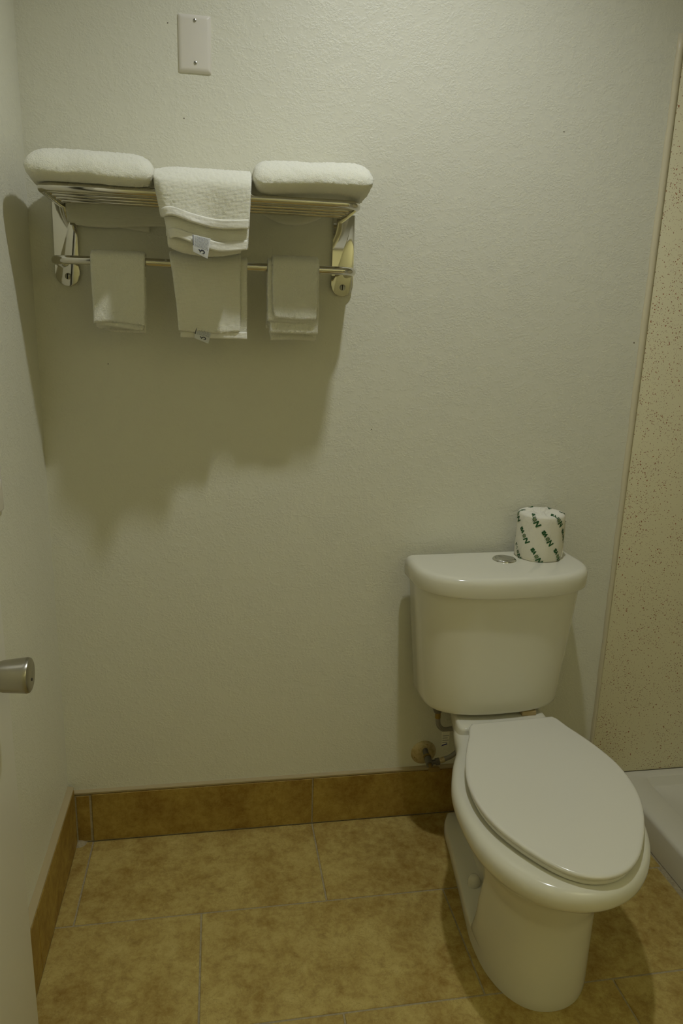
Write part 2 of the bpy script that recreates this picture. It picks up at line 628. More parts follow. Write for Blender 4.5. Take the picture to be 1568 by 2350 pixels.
lathe('rosette', [(0.033, 0.0), (0.033, 0.004), (0.029, 0.008), (0.018, 0.010)], M['satin'], kn, (FX, -0.797, 0.912), 'X', 32)
box('latch_plate', (FX - 0.030, -0.7125, 0.885), (FX - 0.005, -0.7110, 0.940), M['satin'], door)

# ---- switch plate on the left wall, only its rim is in view
sp = tag(empty('light_switch', (WX, -0.42, 1.12)), 'white light switch plate on the left wall by the door', 'switch')
box('cover_plate', (WX - 0.001, -0.4560, 1.0640), (WX + 0.0065, -0.3835, 1.1780), M['plate'], sp, 0.003, 3)
box('toggle', (WX, -0.4245, 1.112), (WX + 0.014, -0.4150, 1.130), M['plate'], sp, 0.001, 2)

# ---- blank cover plate on the back wall
bp = tag(empty('blank_cover_plate', (0.385, WY, 2.027)), 'blank beige electrical cover plate high on the wall above the towel rack', 'cover plate')
x0, x1, z0, z1 = 0.3485, 0.4205, 1.9695, 2.0845
rings = []
for ins, yy in ((0, WY + 0.001), (0, WY - 0.0015), (0.0012, WY - 0.0035), (0.005, WY - 0.0062), (0.009, WY - 0.0068)):
    ring = []
    r = 0.003
    for cx, cz, a0 in ((x1 - ins - r, z1 - ins - r, 0), (x0 + ins + r, z1 - ins - r, 90), (x0 + ins + r, z0 + ins + r, 180), (x1 - ins - r, z0 + ins + r, 270)):
        for k in range(4):
            a = math.radians(a0 + 30 * k)
            ring.append((cx + r * math.cos(a), yy, cz + r * math.sin(a)))
    rings.append(ring)
vs, fs = loft(rings)
auto(from_py('plate', vs, fs, M['plate'], bp, True), 30)
for zc in (2.072, 1.9885):
    s = lathe('screw', [(0.0, -0.0022), (0.0018, -0.0021), (0.0034, -0.0014), (0.0038, 0.0)], M['screw'], bp, (0.3855, WY - 0.0066, zc), 'Y', 18)
    box('slot', (0.3855 - 0.0003, WY - 0.0092, zc - 0.0028), (0.3855 + 0.0006, WY - 0.0080, zc + 0.0028), M['dark'], s)
    box('slot', (0.3855 - 0.0026, WY - 0.0092, zc + 0.0002), (0.3855 + 0.0008, WY - 0.0080, zc + 0.0012), M['dark'], s)

# ================================================================== LAMP AND ADDED FILL LIGHT
cl = tag(empty('recessed_ceiling_lamp', (BATH_LAMP['loc'][0], BATH_LAMP['loc'][1], CEIL)), 'round recessed ceiling lamp with white trim ring above the bathroom floor', 'ceiling lamp')
lathe('trim_ring', [(0.075, 0.0), (0.105, 0.0), (0.108, -0.004), (0.100, -0.010), (0.078, -0.012), (0.072, -0.004)], M['plate'], cl, (BATH_LAMP['loc'][0], BATH_LAMP['loc'][1], CEIL), 'Z', 40)
lathe('lens', [(0.0, -0.003), (0.06, -0.003), (0.072, 0.0)], M['lens'], cl, (BATH_LAMP['loc'][0], BATH_LAMP['loc'][1], CEIL), 'Z', 40)
ld = bpy.data.lights.new('bath_lamp', 'SPOT')
ld.energy = BATH_LAMP['power']; ld.color = BATH_LAMP['color']
ld.spot_size = math.radians(BATH_LAMP['size']); ld.spot_blend = 1.0
ld.shadow_soft_size = BATH_LAMP['radius']
lo = bpy.data.objects.new('bath_lamp', ld); COL.objects.link(lo)
lo.location = BATH_LAMP['loc']
lo.parent = cl; bpy.context.view_layer.update(); lo.matrix_parent_inverse = cl.matrix_world.inverted()

hx, hy, hz = HALL_FILL['loc']  # made-up uplight on a stand, added as indirect fill from behind the camera
hl = tag(empty('fill_uplight', (hx, hy, 0.0)), 'added unseen uplight behind the archway that fills the bathroom with soft light', 'fill light')
lathe('base', [(0.0, 0.0), (0.14, 0.0), (0.14, 0.015), (0.03, 0.03), (0.0, 0.03)], M['grey'], hl, (hx, hy, 0.0), 'Z', 28)
lathe('pole', [(0.012, 0.02), (0.012, hz - 0.12)], M['grey'], hl, (hx, hy, 0.0), 'Z', 16)
lathe('bowl_shade', [(0.012, -0.13), (0.05, -0.11), (0.11, -0.06), (0.14, 0.0), (0.137, 0.0), (0.107, -0.057), (0.048, -0.105), (0.0, -0.11)], M['plate'], hl, (hx, hy, hz), 'Z', 28)
ld = bpy.data.lights.new('hall_fill', 'SPOT')
ld.energy = HALL_FILL['power']; ld.color = HALL_FILL['color']; ld.shadow_soft_size = HALL_FILL['radius']
ld.spot_size = math.radians(130); ld.spot_blend = 0.6
lo = bpy.data.objects.new('hall_fill', ld); COL.objects.link(lo)
lo.location = (hx, hy, hz - 0.05); lo.rotation_euler = (math.pi, 0, 0)
lo.parent = hl; bpy.context.view_layer.update(); lo.matrix_parent_inverse = hl.matrix_world.inverted()

# ================================================================== TOILET
toilet = tag(empty('toilet', (1.165, 0.0, 0.0)), 'white two-piece toilet with closed lid standing by the shower pan', 'toilet')


def half_outline(ctrl, m=64):
    """ctrl: (half width, distance from wall) from the back corner to the tip; returns m points by arc length"""
    P = [(-a, d) for a, d in ctrl] + [(a, d) for a, d in reversed(ctrl[:-1])]
    C = catmull(P, 24)
    half = C[:(len(ctrl) - 1) * 24 + 1]
    s = np.r_[0, np.cumsum(np.linalg.norm(np.diff(half, axis=0), axis=1))]
    t = np.linspace(0, s[-1], m)
    return np.c_[np.interp(t, s, half[:, 0]), np.interp(t, s, half[:, 1])]


def full(h):
    """left half (negative side) -> closed outline"""
    r = h[::-1][1:].copy(); r[:, 0] *= -1
    return np.vstack([h, r])


AX0, ASL = 1.158, -0.055     # axis of the bowl: x = AX0 + ASL * (d - 0.3)


def bowl_xy(q, x0=AX0):
    return [(x0 + ASL * (d - 0.30) + x, -d - ASL * x) for x, d in q]


foot = [(.084, .042), (.104, .09), (.111, .18), (.118, .26), (.124, .33), (.131, .40), (.134, .466), (.119, .588), (.090, .638), (0, .682)]
rim = [(.100, .042), (.113, .12), (.131, .20), (.144, .271), (.176, .348), (.2015, .44), (.2055, .53), (.1825, .650), (.130, .738), (0, .802)]


def inset(c, k):
    return [(max(0.0, a - k) if a > 0 else 0, d + (k if d < .1 else 0) - (k if a == 0 else 0.6 * k if d > .7 else 0)) for a, d in c]


def rear_inset(c, k):
    return [(a - k * min(1, max(0, (.52 - d) / .15)), d + (k if d < .1 else 0)) for a, d in c]


levels = [
    (0.000, inset(foot, .002)), (0.006, foot), (0.026, foot), (0.033, rear_inset(foot, .002)), (0.037, rear_inset(foot, .006)),
    (0.0385, [(.062, .070), (.078, .11), (.084, .2), (.090, .28), (.098, .36), (.110, .425), (.134, .462), (.119, .588), (.090, .638), (0, .682)]),
    (0.044, [(.046, .085), (.055, .12), (.060, .2), (.064, .3), (.071, .395), (.086, .442), (.134, .466), (.119, .588), (.090, .638), (0, .682)]),
    (0.060, [(.044, .09), (.053, .13), (.058, .2), (.062, .3), (.070, .405), (.085, .449), (.134, .471), (.119, .588), (.090, .638), (0, .682)]),
    (0.150, [(.048, .09), (.060, .13), (.066, .2), (.070, .3), (.080, .418), (.094, .470), (.132, .493), (.119, .589), (.090, .638), (0, .681)]),
    (0.220, [(.056, .09), (.071, .13), (.080, .2), (.086, .3), (.098, .42), (.111, .487), (.131, .512), (.121, .592), (.092, .641), (0, .684)]),
    (0.286, [(.080, .07), (.093, .12), (.102, .2), (.110, .29), (.126, .40), (.137, .47), (.143, .525), (.130, .600), (.098, .655), (0, .700)]),
    (0.326, [(.090, .055), (.102, .12), (.114, .2), (.124, .28), (.146, .37), (.161, .45), (.166, .53), (.149, .625), (.110, .690), (0, .735)]),
    (0.349, [(.096, .048), (.108, .12), (.122, .2), (.134, .275), (.162, .36), (.182, .45), (.187, .54), (.167, .645), (.120, .720), (0, .772)]),
    (0.363, [(.098, .045), (.111, .12), (.128, .2), (.140, .272), (.171, .35), (.195, .44), (.199, .535), (.178, .650), (.126, .733), (0, .792)]),
    (0.373, inset(rim, .002)), (0.381, rim), (0.390, rim), (0.398, inset(rim, .0012)), (0.4045, inset(rim, .0042)), (0.4090, inset(rim, .0085)), (0.4120, inset(rim, .0140)),
    (0.4138, inset(rim, .0220)), (0.4143, inset(rim, .075)),
]


def nose(c, n):
    """round the front: superellipse from the widest point to the tip"""
    w0, d0 = c[6]
    dt = c[-1][1]
    out = list(c[:7])
    if n > 2.1 and dt < 0.69:       # pedestal: one front for all heights
        w0, d0 = 0.134, 0.466
        out[6] = (w0 * (1 - min(1, max(0, (c[6][1] - d0) / (dt - d0))) ** n) ** (1 / n), c[6][1])
    for a in (18, 34, 48, 60, 70, 79, 85, 90):
        t = math.radians(a)
        if d0 + (dt - d0) * math.sin(t) ** (2 / n) < out[6][1] + 0.012:
            continue
        out.append((w0 * max(0.0, math.cos(t)) ** (2 / n) if a < 90 else 0, d0 + (dt - d0) * math.sin(t) ** (2 / n)))
    return out


levels = [(z, nose(c, 2.2 if z < 0.30 else 2.05)) for z, c in levels]
zs = np.array([l[0] for l in levels])
H = np.array([half_outline(l[1]) for l in levels])
# widen the step at the back of the pedestal, refine between the levels
fine = []
for i in range(len(zs) - 1):
    n = max(1, int((zs[i + 1] - zs[i]) / 0.012))
    for k in range(n):
        t = k / n
        fine.append((zs[i] + (zs[i + 1] - zs[i]) * t, H[i] * (1 - t) + H[i + 1] * t))
fine.append((zs[-1], H[-1]))
rings = [[(x, y, z) for x, y in bowl_xy(full(h))] for z, h in fine]
vs, fs = loft(rings)
auto(from_py('bowl', vs, fs, M['china'], toilet, True), 55)
# bolt caps on the foot
for s in (-1, 1):
    q = bowl_xy([(s * 0.088, 0.335)])[0]
    lathe('bolt_cap', [(0.0, 0.031), (0.006, 0.0305), (0.0115, 0.0275), (0.0150, 0.021), (0.0165, 0.012), (0.0168, -0.004)], M['china'], toilet, (q[0], q[1], 0.035), 'Z', 24)

lid_ctrl = [(.098, .245), (.114, .246), (.123, .258), (.136, .298), (.153, .338), (.175, .400), (.190, .468), (.190, .541), (.174, .610), (.141, .677), (.100, .736), (.0660, .768), (.034, .7845), (0, .790)]


def lid_slab(ctrl, prof, slope):
    """prof: (z, inset)"""
    h = half_outline(ctrl, 44)
    outl = full(h)
    c = np.array([0, 0.50])
    rings = []
    nrm = np.zeros_like(outl)
    n = len(outl)
    for i in range(n):
        t = outl[(i + 1) % n] - outl[i - 1]
        t /= np.linalg.norm(t) + 1e-9
        nrm[i] = (t[1], -t[0])
        if np.dot(nrm[i], outl[i] - c) < 0:
            nrm[i] *= -1
    for z, ins in prof:
        if ins < 0.05:
            o = outl - nrm * ins
        else:
            o = c + (outl - c) * (1 - ins)
        rings.append([(x, y, z + slope * (0.79 - d)) for (x, y), (_, d) in zip(bowl_xy(o, 1.171), o)])
    return loft(rings)


vs, fs = lid_slab(lid_ctrl, [(.4160, .012), (.4165, .0075), (.4200, .0060), (.4250, .0060), (.4275, .0085), (.4280, .014)], 0.012)
auto(from_py('seat', vs, fs, M['seat'], toilet, True), 50)
vs, fs = lid_slab(lid_ctrl, [(.4295, .016), (.4300, .004), (.4312, .0010), (.4335, 0.0), (.4365, 0.0), (.4390, .0012), (.4405, .0040), (.4412, .0090), (.4420, .35), (.4425, .75), (.4425, .97)], 0.022)
auto(from_py('lid', vs, fs, M['seat'], toilet, True), 50)
for s in (-1, 1):
    q = bowl_xy([(s * 0.076, 0.268)], 1.170)[0]
    box('hinge', (q[0] - 0.016, q[1] - 0.014, 0.4150), (q[0] + 0.016, q[1] + 0.014, 0.4400), M['seat'], toilet, 0.004, 3)

# tank
TC, TR = (1.1545, -0.010), math.radians(2.6)


def tank_xy(q):
    c, s = math.cos(TR), math.sin(TR)
    return [(TC[0] + x * c + d * s, TC[1] + x * s - d * c - 0.002) for x, d in q]


def d_outline(hw, front, back=0.012, d0=0.085, n=2.6, m=30):
    pts = [(-hw + 0.004, back), (-hw, back + 0.006)]
    a = np.linspace(0, math.pi, 2 * m + 1)
    for t in a:
        cx, sy = -math.cos(t), math.sin(t)
        pts.append((hw * math.copysign(abs(cx) ** (2 / n), cx), d0 + (front - d0) * abs(sy) ** (2 / n)))
    pts += [(hw, back + 0.006), (hw - 0.004, back)]
    return pts


prof = [(0.4450, .180, .187), (0.4470, .186, .193), (0.4520, .1910, .198), (0.462, .1925, .2005), (0.560, .2015, .2065), (0.680, .2130, .2140), (0.7870, .2225, .2205)]
rings = [[(x, y, z) for x, y in tank_xy(d_outline(hw, fr))] for z, hw, fr in prof]
vs, fs = loft(rings)
auto(from_py('tank', vs, fs, M['china'], toilet, True), 50)
prof = [(0.7860, 0.2232, .2235), (0.7865, 0.2312, .2310), (0.7890, 0.2357, .2355), (0.7930, 0.2367, .2365), (0.8100, 0.2377, .2375), (0.8220, 0.2374, .2372), (0.8300, 0.2352, .2350),
        (0.8350, 0.2312, .2310), (0.8378, 0.2257, .2255), (0.8388, 0.2172, .217), (0.8392, 0.1512, .17), (0.8392, 0.0412, .11)]
rings = [[(x, y, z) for x, y in tank_xy(d_outline(hw, fr, 0.012 + (0.0 if hw > .215 else .02)))] for z, hw, fr in prof]
vs, fs = loft(rings)
auto(from_py('tank_lid', vs, fs, M['china'], toilet, True), 50)
# raised deck of the bowl under the tank
deck = [(.090, .045), (.106, .058), (.112, .10), (.124, .17), (.127, .212), (.121, .232), (.098, .238), (0, .239)]
rings = []
for z, k in ((0.395, 0.0), (0.424, 0.0), (0.4290, .0015), (0.4320, .005), (0.4330, .012), (0.4332, .020)):
    h = half_outline([(max(a_ - k, 0) if a_ else 0, d_ + (k if d_ < .1 else -k if d_ > .2 else 0)) for a_, d_ in deck], 30)
    rings.append([(x, y, z) for x, y in bowl_xy(full(h))])
vs, fs = loft(rings)
auto(from_py('tank_deck', vs, fs, M['china'], toilet, True), 50)
box('gasket', (1.105, -0.150, 0.431), (1.225, -0.06, 0.447), M['dark'], toilet, 0.004)
box('tank_shim', (1.222, -0.200, 0.4325), (1.262, -0.170, 0.4465), M['gasket'], toilet, 0.002)
# dual flush button
bx, by = 1.1785, -0.0905
fb = lathe('flush_button', [(0.0, 0.0038), (0.0235, 0.0038), (0.0255, 0.0052), (0.0290, 0.0045), (0.0315, 0.0020), (0.0320, 0.0)], M['chrome'], toilet, (bx, by, 0.8388), 'Z', 40)
for sgn, gap in ((1, 0.0006), (-1, 0.0006)):
    pts = []
    r = 0.0228
    split = 0.0035
    for k in range(25):
        if sgn > 0:
            a0 = math.asin(split / r)
            a = a0 + (math.pi - 2 * a0) * k / 24
            pts.append((r * math.cos(a), r * math.sin(a) + gap))
        else:
            a0 = math.asin(split / r)
            a = math.pi - a0 + (math.pi + 2 * a0) * k / 24
            pts.append((r * math.cos(a), r * math.sin(a) - gap))
    ca, sa = math.cos(math.radians(-62)), math.sin(math.radians(-62))
    pts = [(bx + p * ca - q * sa, by + p * sa + q * ca) for p, q in pts]
    prism('button_half', pts, 'Z', 0.8400, 0.8445, M['chrome'], fb, 0.0008)

# ================================================================== WATER SUPPLY
sv = tag(empty('water_supply_valve', (1.021, WY, 0.205)), 'corroded water shut-off valve with braided hose low on the wall left of the toilet', 'valve')
vx, vz = 1.021, 0.207
lathe('escutcheon', [(0.0, -0.010), (0.012, -0.0098), (0.026, -0.0075), (0.036, -0.003), (0.0385, 0.0)], M['stain'], sv, (vx, WY, vz), 'Y', 36)
lathe('mark', [(0.0, -0.0088), (0.0028, -0.0085), (0.003, -0.004)], M['brass'], sv, (vx - 0.027, WY + 0.003, vz - 0.012), 'Y', 10)
tube('pipe', [(vx + 0.003, WY, vz + 0.012), (vx + 0.0, -0.030, vz + 0.008)], 0.0085, M['grey'], sv, 16)
lathe('collar', [(0.0, -0.004), (0.0115, -0.004), (0.0115, 0.004), (0.0, 0.004)], M['brass'], sv, (vx, -0.031, vz + 0.008), 'Y', 16)
tube('valve_body', [(vx, -0.034, vz + 0.007), (vx - 0.001, -0.062, vz + 0.004)], 0.0105, M['grey'], sv, 18)
tube('outlet', [(vx + 0.004, -0.050, vz + 0.004), (vx + 0.022, -0.050, vz + 0.004)], 0.0068, M['grey'], sv, 14)
tube('outlet_nut', [(vx + 0.019, -0.050, vz + 0.004), (vx + 0.031, -0.050, vz + 0.006)], 0.0100, M['grey'], sv, 6)
tube('ferrule', [(vx + 0.031, -0.050, vz + 0.006), (vx + 0.046, -0.050, vz + 0.011)], 0.0082, M['stain'], sv, 16)
hp = lathe('handle_stem', [(0.0, -0.010), (0.0055, -0.010), (0.0055, 0.012), (0.0, 0.012)], M['brass'], sv, (vx - 0.001, -0.070, vz + 0.004), 'Y', 14)
ov = [(vx + 0.006 + 0.0170 * math.copysign(abs(math.cos(a)) ** 0.5, math.cos(a)), vz + 0.002 + 0.0070 * math.copysign(abs(math.sin(a)) ** 0.5, math.sin(a))) for a in [2 * math.pi * k / 28 for k in range(28)]]
prism('oval_handle', ov, 'Y', -0.085, -0.078, M['brass'], sv, 0.001)
hose = catmull([(vx + 0.045, -0.050, vz + 0.011), (vx + 0.065, -0.051, vz + 0.020), (vx + 0.085, -0.055, vz + 0.042), (vx + 0.103, -0.062, vz + 0.075),
                (vx + 0.105, -0.066, vz + 0.102), (vx + 0.088, -0.068, vz + 0.120), (vx + 0.058, -0.070, vz + 0.122), (vx + 0.030, -0.072, vz + 0.122), (vx + 0.014, -0.072, vz + 0.136),
                (vx + 0.010, -0.072, vz + 0.160), (vx + 0.009, -0.072, vz + 0.185)], 7)
tube('hose', hose, 0.0068, M['braid'], sv, 14)
tube('hose_ferrule', [(vx + 0.0095, -0.072, vz + 0.160), (vx + 0.009, -0.072, vz + 0.180)], 0.0080, M['brass'], sv, 14)
tube('tank_nut', [(vx + 0.009, -0.072, vz + 0.178), (vx + 0.006, -0.070, vz + 0.200), (vx + 0.005, -0.069, vz + 0.240)], [0.0105, 0.0170, 0.0170], M['grey'], sv, 8)
lt = box('hose_label', (vx + 0.024, -0.0775, vz + 0.072), (vx + 0.046, -0.0768, vz + 0.118), M['labelpaper'], sv)
for k in range(4):
    box('label_line', (vx + 0.026, -0.0780, vz + 0.104 - k * 0.007), (vx + 0.044 - 0.003 * (k % 2), -0.0774, vz + 0.1055 - k * 0.007), M['greyink'], lt)
prism('label_stripe', [(vx + 0.024, vz + 0.072), (vx + 0.042, vz + 0.0775), (vx + 0.040, vz + 0.0805), (vx + 0.026, vz + 0.0765)], 'Y', -0.0780, -0.0774, M['blue'], lt)

# ================================================================== TOILET PAPER
RX, RY, RZ, RR, RH = 1.2830, -0.0665, 0.8390, 0.0625, 0.1240
roll = tag(empty('toilet_paper_roll', (RX, RY, RZ)), 'wrapped toilet paper roll with green print standing on the toilet tank', 'toilet paper')
seg = 72
prof = [(0.058, 0.0), (0.0600, 0.003), (RR, 0.010), (RR, 0.05), (RR - 0.0003, RH - 0.017), (RR - 0.0008, RH - 0.0055), (RR - 0.0025, RH - 0.0015), (0.055, RH + 0.0012), (0.044, RH + 0.0025),
        (0.034, RH + 0.0025), (0.026, RH), (0.020, RH - 0.006), (0.014, RH - 0.014), (0.006, RH - 0.017), (0.0, RH - 0.017)]
rings = []
for i, (r, h) in enumerate(prof):
    ring = []
    for k in range(seg):
        a = 2 * math.pi * k / seg
        wob = 0.0006 * math.sin(5 * a + h * 60) + 0.0005 * math.sin(11 * a + 1)
        hh = h
        if 0.008 < r < 0.05 and h > 0.09:
            hh += (0.0022 * math.sin(9 * a) + 0.0016 * math.sin(14 * a + 2)) * min(1, r / 0.03)
            if r < 0.03:
                hh += 0.006 * max(0, math.cos(2 * (a - 1.2)))
        rr = max(1e-5, r + (wob if r > 0.03 else 0))
        ring.append((RX + rr * math.cos(a), RY + rr * math.sin(a), RZ + hh))
    rings.append(ring)
vs, fs = loft(rings)
wrap = auto(from_py('paper_wrapper', vs, fs, M['paper'], roll, True), 60)
# loose flap edge on the right side
fl = []
for i in range(12):
    z = 0.008 + 0.095 * i / 11
    a = math.radians(-38 + 6 * math.sin(i * 0.5) + i * 1.6)
    fl += [(RX + (RR + 0.0006) * math.cos(a), RY + (RR + 0.0006) * math.sin(a), RZ + z),
           (RX + (RR + 0.0028) * math.cos(a + 0.05), RY + (RR + 0.0028) * math.sin(a + 0.05), RZ + z),
           (RX + (RR + 0.0012) * math.cos(a + 0.22), RY + (RR + 0.0012) * math.sin(a + 0.22), RZ + z)]
ff = []
for i in range(11):
    for j in range(2):
        a = i * 3 + j
        ff.append((a, a + 1, a + 4, a + 3))
from_py('paper_flap', fl, ff, M['paper'], roll, True)


def text_mesh(body, size, bold=0.0, shear=0.0):
    cu = bpy.data.curves.new('t', 'FONT')
    cu.body = body; cu.size = size; cu.offset = bold; cu.shear = shear
    cu.align_x = 'CENTER'; cu.align_y = 'CENTER'; cu.resolution_u = 3
    o = bpy.data.objects.new('t', cu); COL.objects.link(o)
    bpy.context.view_layer.update()
    me = bpy.data.meshes.new_from_object(o.evaluated_get(bpy.context.evaluated_depsgraph_get()))
    bpy.data.objects.remove(o)
    bm = bmesh.new(); bm.from_mesh(me)
    bmesh.ops.triangulate(bm, faces=bm.faces)
    for _ in range(2):
        lo_ = [e for e in bm.edges if e.calc_length() > 0.004]
        if lo_:
            bmesh.ops.subdivide_edges(bm, edges=lo_, cuts=1)
    vs = [tuple(v.co) for v in bm.verts]
    fs = [[v.index for v in f.verts] for f in bm.faces]
    bm.free()
    return vs, fs


LSIZE = 0.0200
nova = [text_mesh('N', LSIZE, 0.0009, 0.15), text_mesh('va', LSIZE, 0.0009, 0.15)]
o_ring = []


def logo_flat():
    """print made of the letters and the star ring, in flat coordinates; returns dark and pale lists"""
    dv, df, pv, pf = [], [], [], []

    def put(V, F, vs, fs, dx):
        k = len(V)
        V += [(x + dx, y) for x, y, z in vs]
        F += [[i + k for i in f] for f in fs]
    put(dv, df, *nova[0], -0.0178)
    put(dv, df, *nova[1], 0.0132)
    # square ring of the o
    k = len(pv)
    n = 20
    for i in range(n):
        a = 2 * math.pi * i / n
        e = 0.55
        cx = math.copysign(abs(math.cos(a)) ** e, math.cos(a)); cy = math.copysign(abs(math.sin(a)) ** e, math.sin(a))
        dvx = (-0.0030 + 0.0046 * cx, 0.0050 * cy)
        dv.append(dvx); dv.append((-0.0030 + 0.0033 * cx, 0.0036 * cy))
    kk = len(dv) - 2 * n
    for i in range(n):
        a = kk + 2 * i; b = kk + 2 * ((i + 1) % n)
        df.append([a, b, b + 1, a + 1])
    pv.append((-0.0030, 0.0))
    for i in range(n):
        a = 2 * math.pi * i / n
        pv.append((-0.0030 + 0.0034 * math.cos(a), 0.0037 * math.sin(a)))
    for i in range(n):
        pf.append([k, k + 1 + i, k + 1 + (i + 1) % n])
    # rays
    for i in range(12):
        a = 2 * math.pi * (i + 0.5) / 12
        L = 0.0150 if i % 3 == 0 else 0.0105
        c, s = math.cos(a), math.sin(a)
        q = len(dv)
        dv += [(-0.0030 + 0.0056 * c - 0.00022 * s, 0.0056 * s + 0.00022 * c), (-0.0030 + 0.0056 * c + 0.00022 * s, 0.0056 * s - 0.00022 * c), (-0.0030 + L * c, L * s)]
        df.append([q, q + 1, q + 2])
    return dv, df, pv, pf


LOGO = logo_flat()
ROT = math.radians(128)


def on_roll(u, v, lift):
    """u: arc length round the roll from the side facing the viewer, v: height; wraps over the top edge"""
    a = math.radians(-116) + u / RR
    if v <= RH - 0.004:
        wob = 0.0006 * math.sin(5 * a + v * 60) + 0.0005 * math.sin(11 * a + 1)
        r = RR + wob + lift
        return (RX + r * math.cos(a), RY + r * math.sin(a), RZ + v)
    e = v - (RH - 0.004)
    r = RR - 0.0015 - e
    wob = 0.0022 * math.sin(9 * a) + 0.0016 * math.sin(14 * a + 2)
    zz = np.interp(r, [0.034, 0.044, 0.054, RR - 0.0025], [RH + 0.0025, RH + 0.0025, RH + 0.0012, RH - 0.0015])
    if r < 0.05:
        zz += wob
    return (RX + r * math.cos(a), RY + r * math.sin(a), RZ + zz + lift + 0.0004)


DEG = math.radians(1) * RR
spots = [(f * DEG, 0.019) for f in (-58, -3, 54, 111, 168, -114)] + [(f * DEG, 0.069) for f in (-39, 19, 77, 134, -97, -153)] + [(f * DEG, 0.119) for f in (-16, 45, 104, 164, -76, -135)]
cr, sr = math.cos(ROT), math.sin(ROT)
for u0, v0 in spots:
    dv, df, pv, pf = LOGO
    dark = [on_roll(u0 + x * cr - y * sr, max(0.0015, v0 + x * sr + y * cr), 0.0004) for x, y in dv]
    pale = [on_roll(u0 + x * cr - y * sr, max(0.0015, v0 + x * sr + y * cr), 0.00035) for x, y in pv]
    lg = from_py('printed_logo', dark, df, M['green'], roll, False)
    from_py('star_centre', pale, pf, M['palegreen'], lg, False)

# ================================================================== TOWEL RACK
rack = tag(empty('towel_rack', (0.41, WY, 1.50)), 'polished steel hotel towel rack with shelf bars and towel bar on the wall', 'towel rack')
SZ, FYR = 1.682, -0.203
BXL, BXR = 0.088, 0.731
for bxc in (BXL, BXR):
    hw = 0.0270
    zb = 1.5275
    outl = [(bxc - hw, 1.690)]
    for k in range(17):
        a = math.pi + math.pi * k / 16
        outl.append((bxc + hw * math.cos(a), zb + hw * math.sin(a)))
    outl.append((bxc + hw, 1.690))
    bk = prism('bracket_plate', outl, 'Y', WY - 0.0125, WY + 0.001, M['steel'], rack, 0.002)
    sc = lathe('screw', [(0.0, -0.0035), (0.0040, -0.0030), (0.0072, -0.0008), (0.0078, 0.001)], M['screw'], bk, (bxc + 0.001, WY - 0.0125, 1.5225), 'Y', 20)
    box('slot', (bxc - 0.0010, WY - 0.0166, 1.5165), (bxc + 0.0012, WY - 0.0150, 1.5285), M['dark'], sc)
# shelf frame: U shaped tube with rounded front corners
xl, xr, rad = 0.0790, 0.7290, 0.030
path = [(xl + 0.007, WY - 0.008, SZ - 0.004), (xl + 0.003, -0.03, SZ - 0.002), (xl, -0.07, SZ)]
for k in range(9):
    a = math.pi + (math.pi / 2) * k / 8
    path.append((xl + rad + rad * math.cos(a), FYR + rad + rad * math.sin(a), SZ))
path.append((0.25, FYR, SZ)); path.append((0.55, FYR, SZ))
for k in range(9):
    a = 1.5 * math.pi + (math.pi / 2) * k / 8
    path.append((xr - rad + rad * math.cos(a), FYR + rad + rad * math.sin(a), SZ))
path += [(xr, -0.07, SZ), (xr - 0.003, -0.03, SZ - 0.002), (xr - 0.007, WY - 0.008, SZ - 0.004)]
tube('shelf_frame', path, 0.0088, M['steel'], rack, 16)
for yy in (-0.160, -0.118, -0.076, -0.034):
    tube('shelf_rod', [(xl + 0.003, yy, SZ), (0.3, yy, SZ), (0.5, yy, SZ), (xr - 0.003, yy, SZ)], 0.0052, M['steel'], rack, 12)
BY, BZ = -0.105, 1.5535
tl, tr = 0.0840, 0.7350
path = [(tl - 0.006, WY - 0.010, BZ - 0.004), (tl - 0.006, -0.025, BZ - 0.004)]
r = 0.030
for k in range(1, 9):
    a = math.pi + (math.pi / 2) * k / 8
    path.append((tl - 0.006 + r + r * math.cos(a), BY + r + r * math.sin(a), BZ - 0.002))
path += [(0.25, BY, BZ), (0.55, BY, BZ)]
for k in range(8):
    a = 1.5 * math.pi + (math.pi / 2) * k / 8
    path.append((tr + 0.006 - r + r * math.cos(a), BY + r + r * math.sin(a), BZ + 0.0005))
path += [(tr + 0.006, -0.025, BZ), (tr + 0.006, WY - 0.010, BZ)]
tube('towel_bar', path, 0.0092, M['steel'], rack, 16)


# ================================================================== TOWELS
def smooth_noise(nu, nv, cu, cv, amp):
    g = rng.normal(size=(cu + 3, cv + 3))
    u = np.linspace(0, cu, nu); v = np.linspace(0, cv, nv)
    iu = np.floor(u).astype(int); iv = np.floor(v).astype(int)
    fu = u - iu; fv = v - iv
    fu = fu * fu * (3 - 2 * fu); fv = fv * fv * (3 - 2 * fv)
    a = g[iu][:, iv]; b = g[iu + 1][:, iv]; c = g[iu][:, iv + 1]; d = g[iu + 1][:, iv + 1]
    FU = fu[:, None]; FV = fv[None, :]
    return amp * ((a * (1 - FU) + b * FU) * (1 - FV) + (c * (1 - FU) + d * FU) * FV)


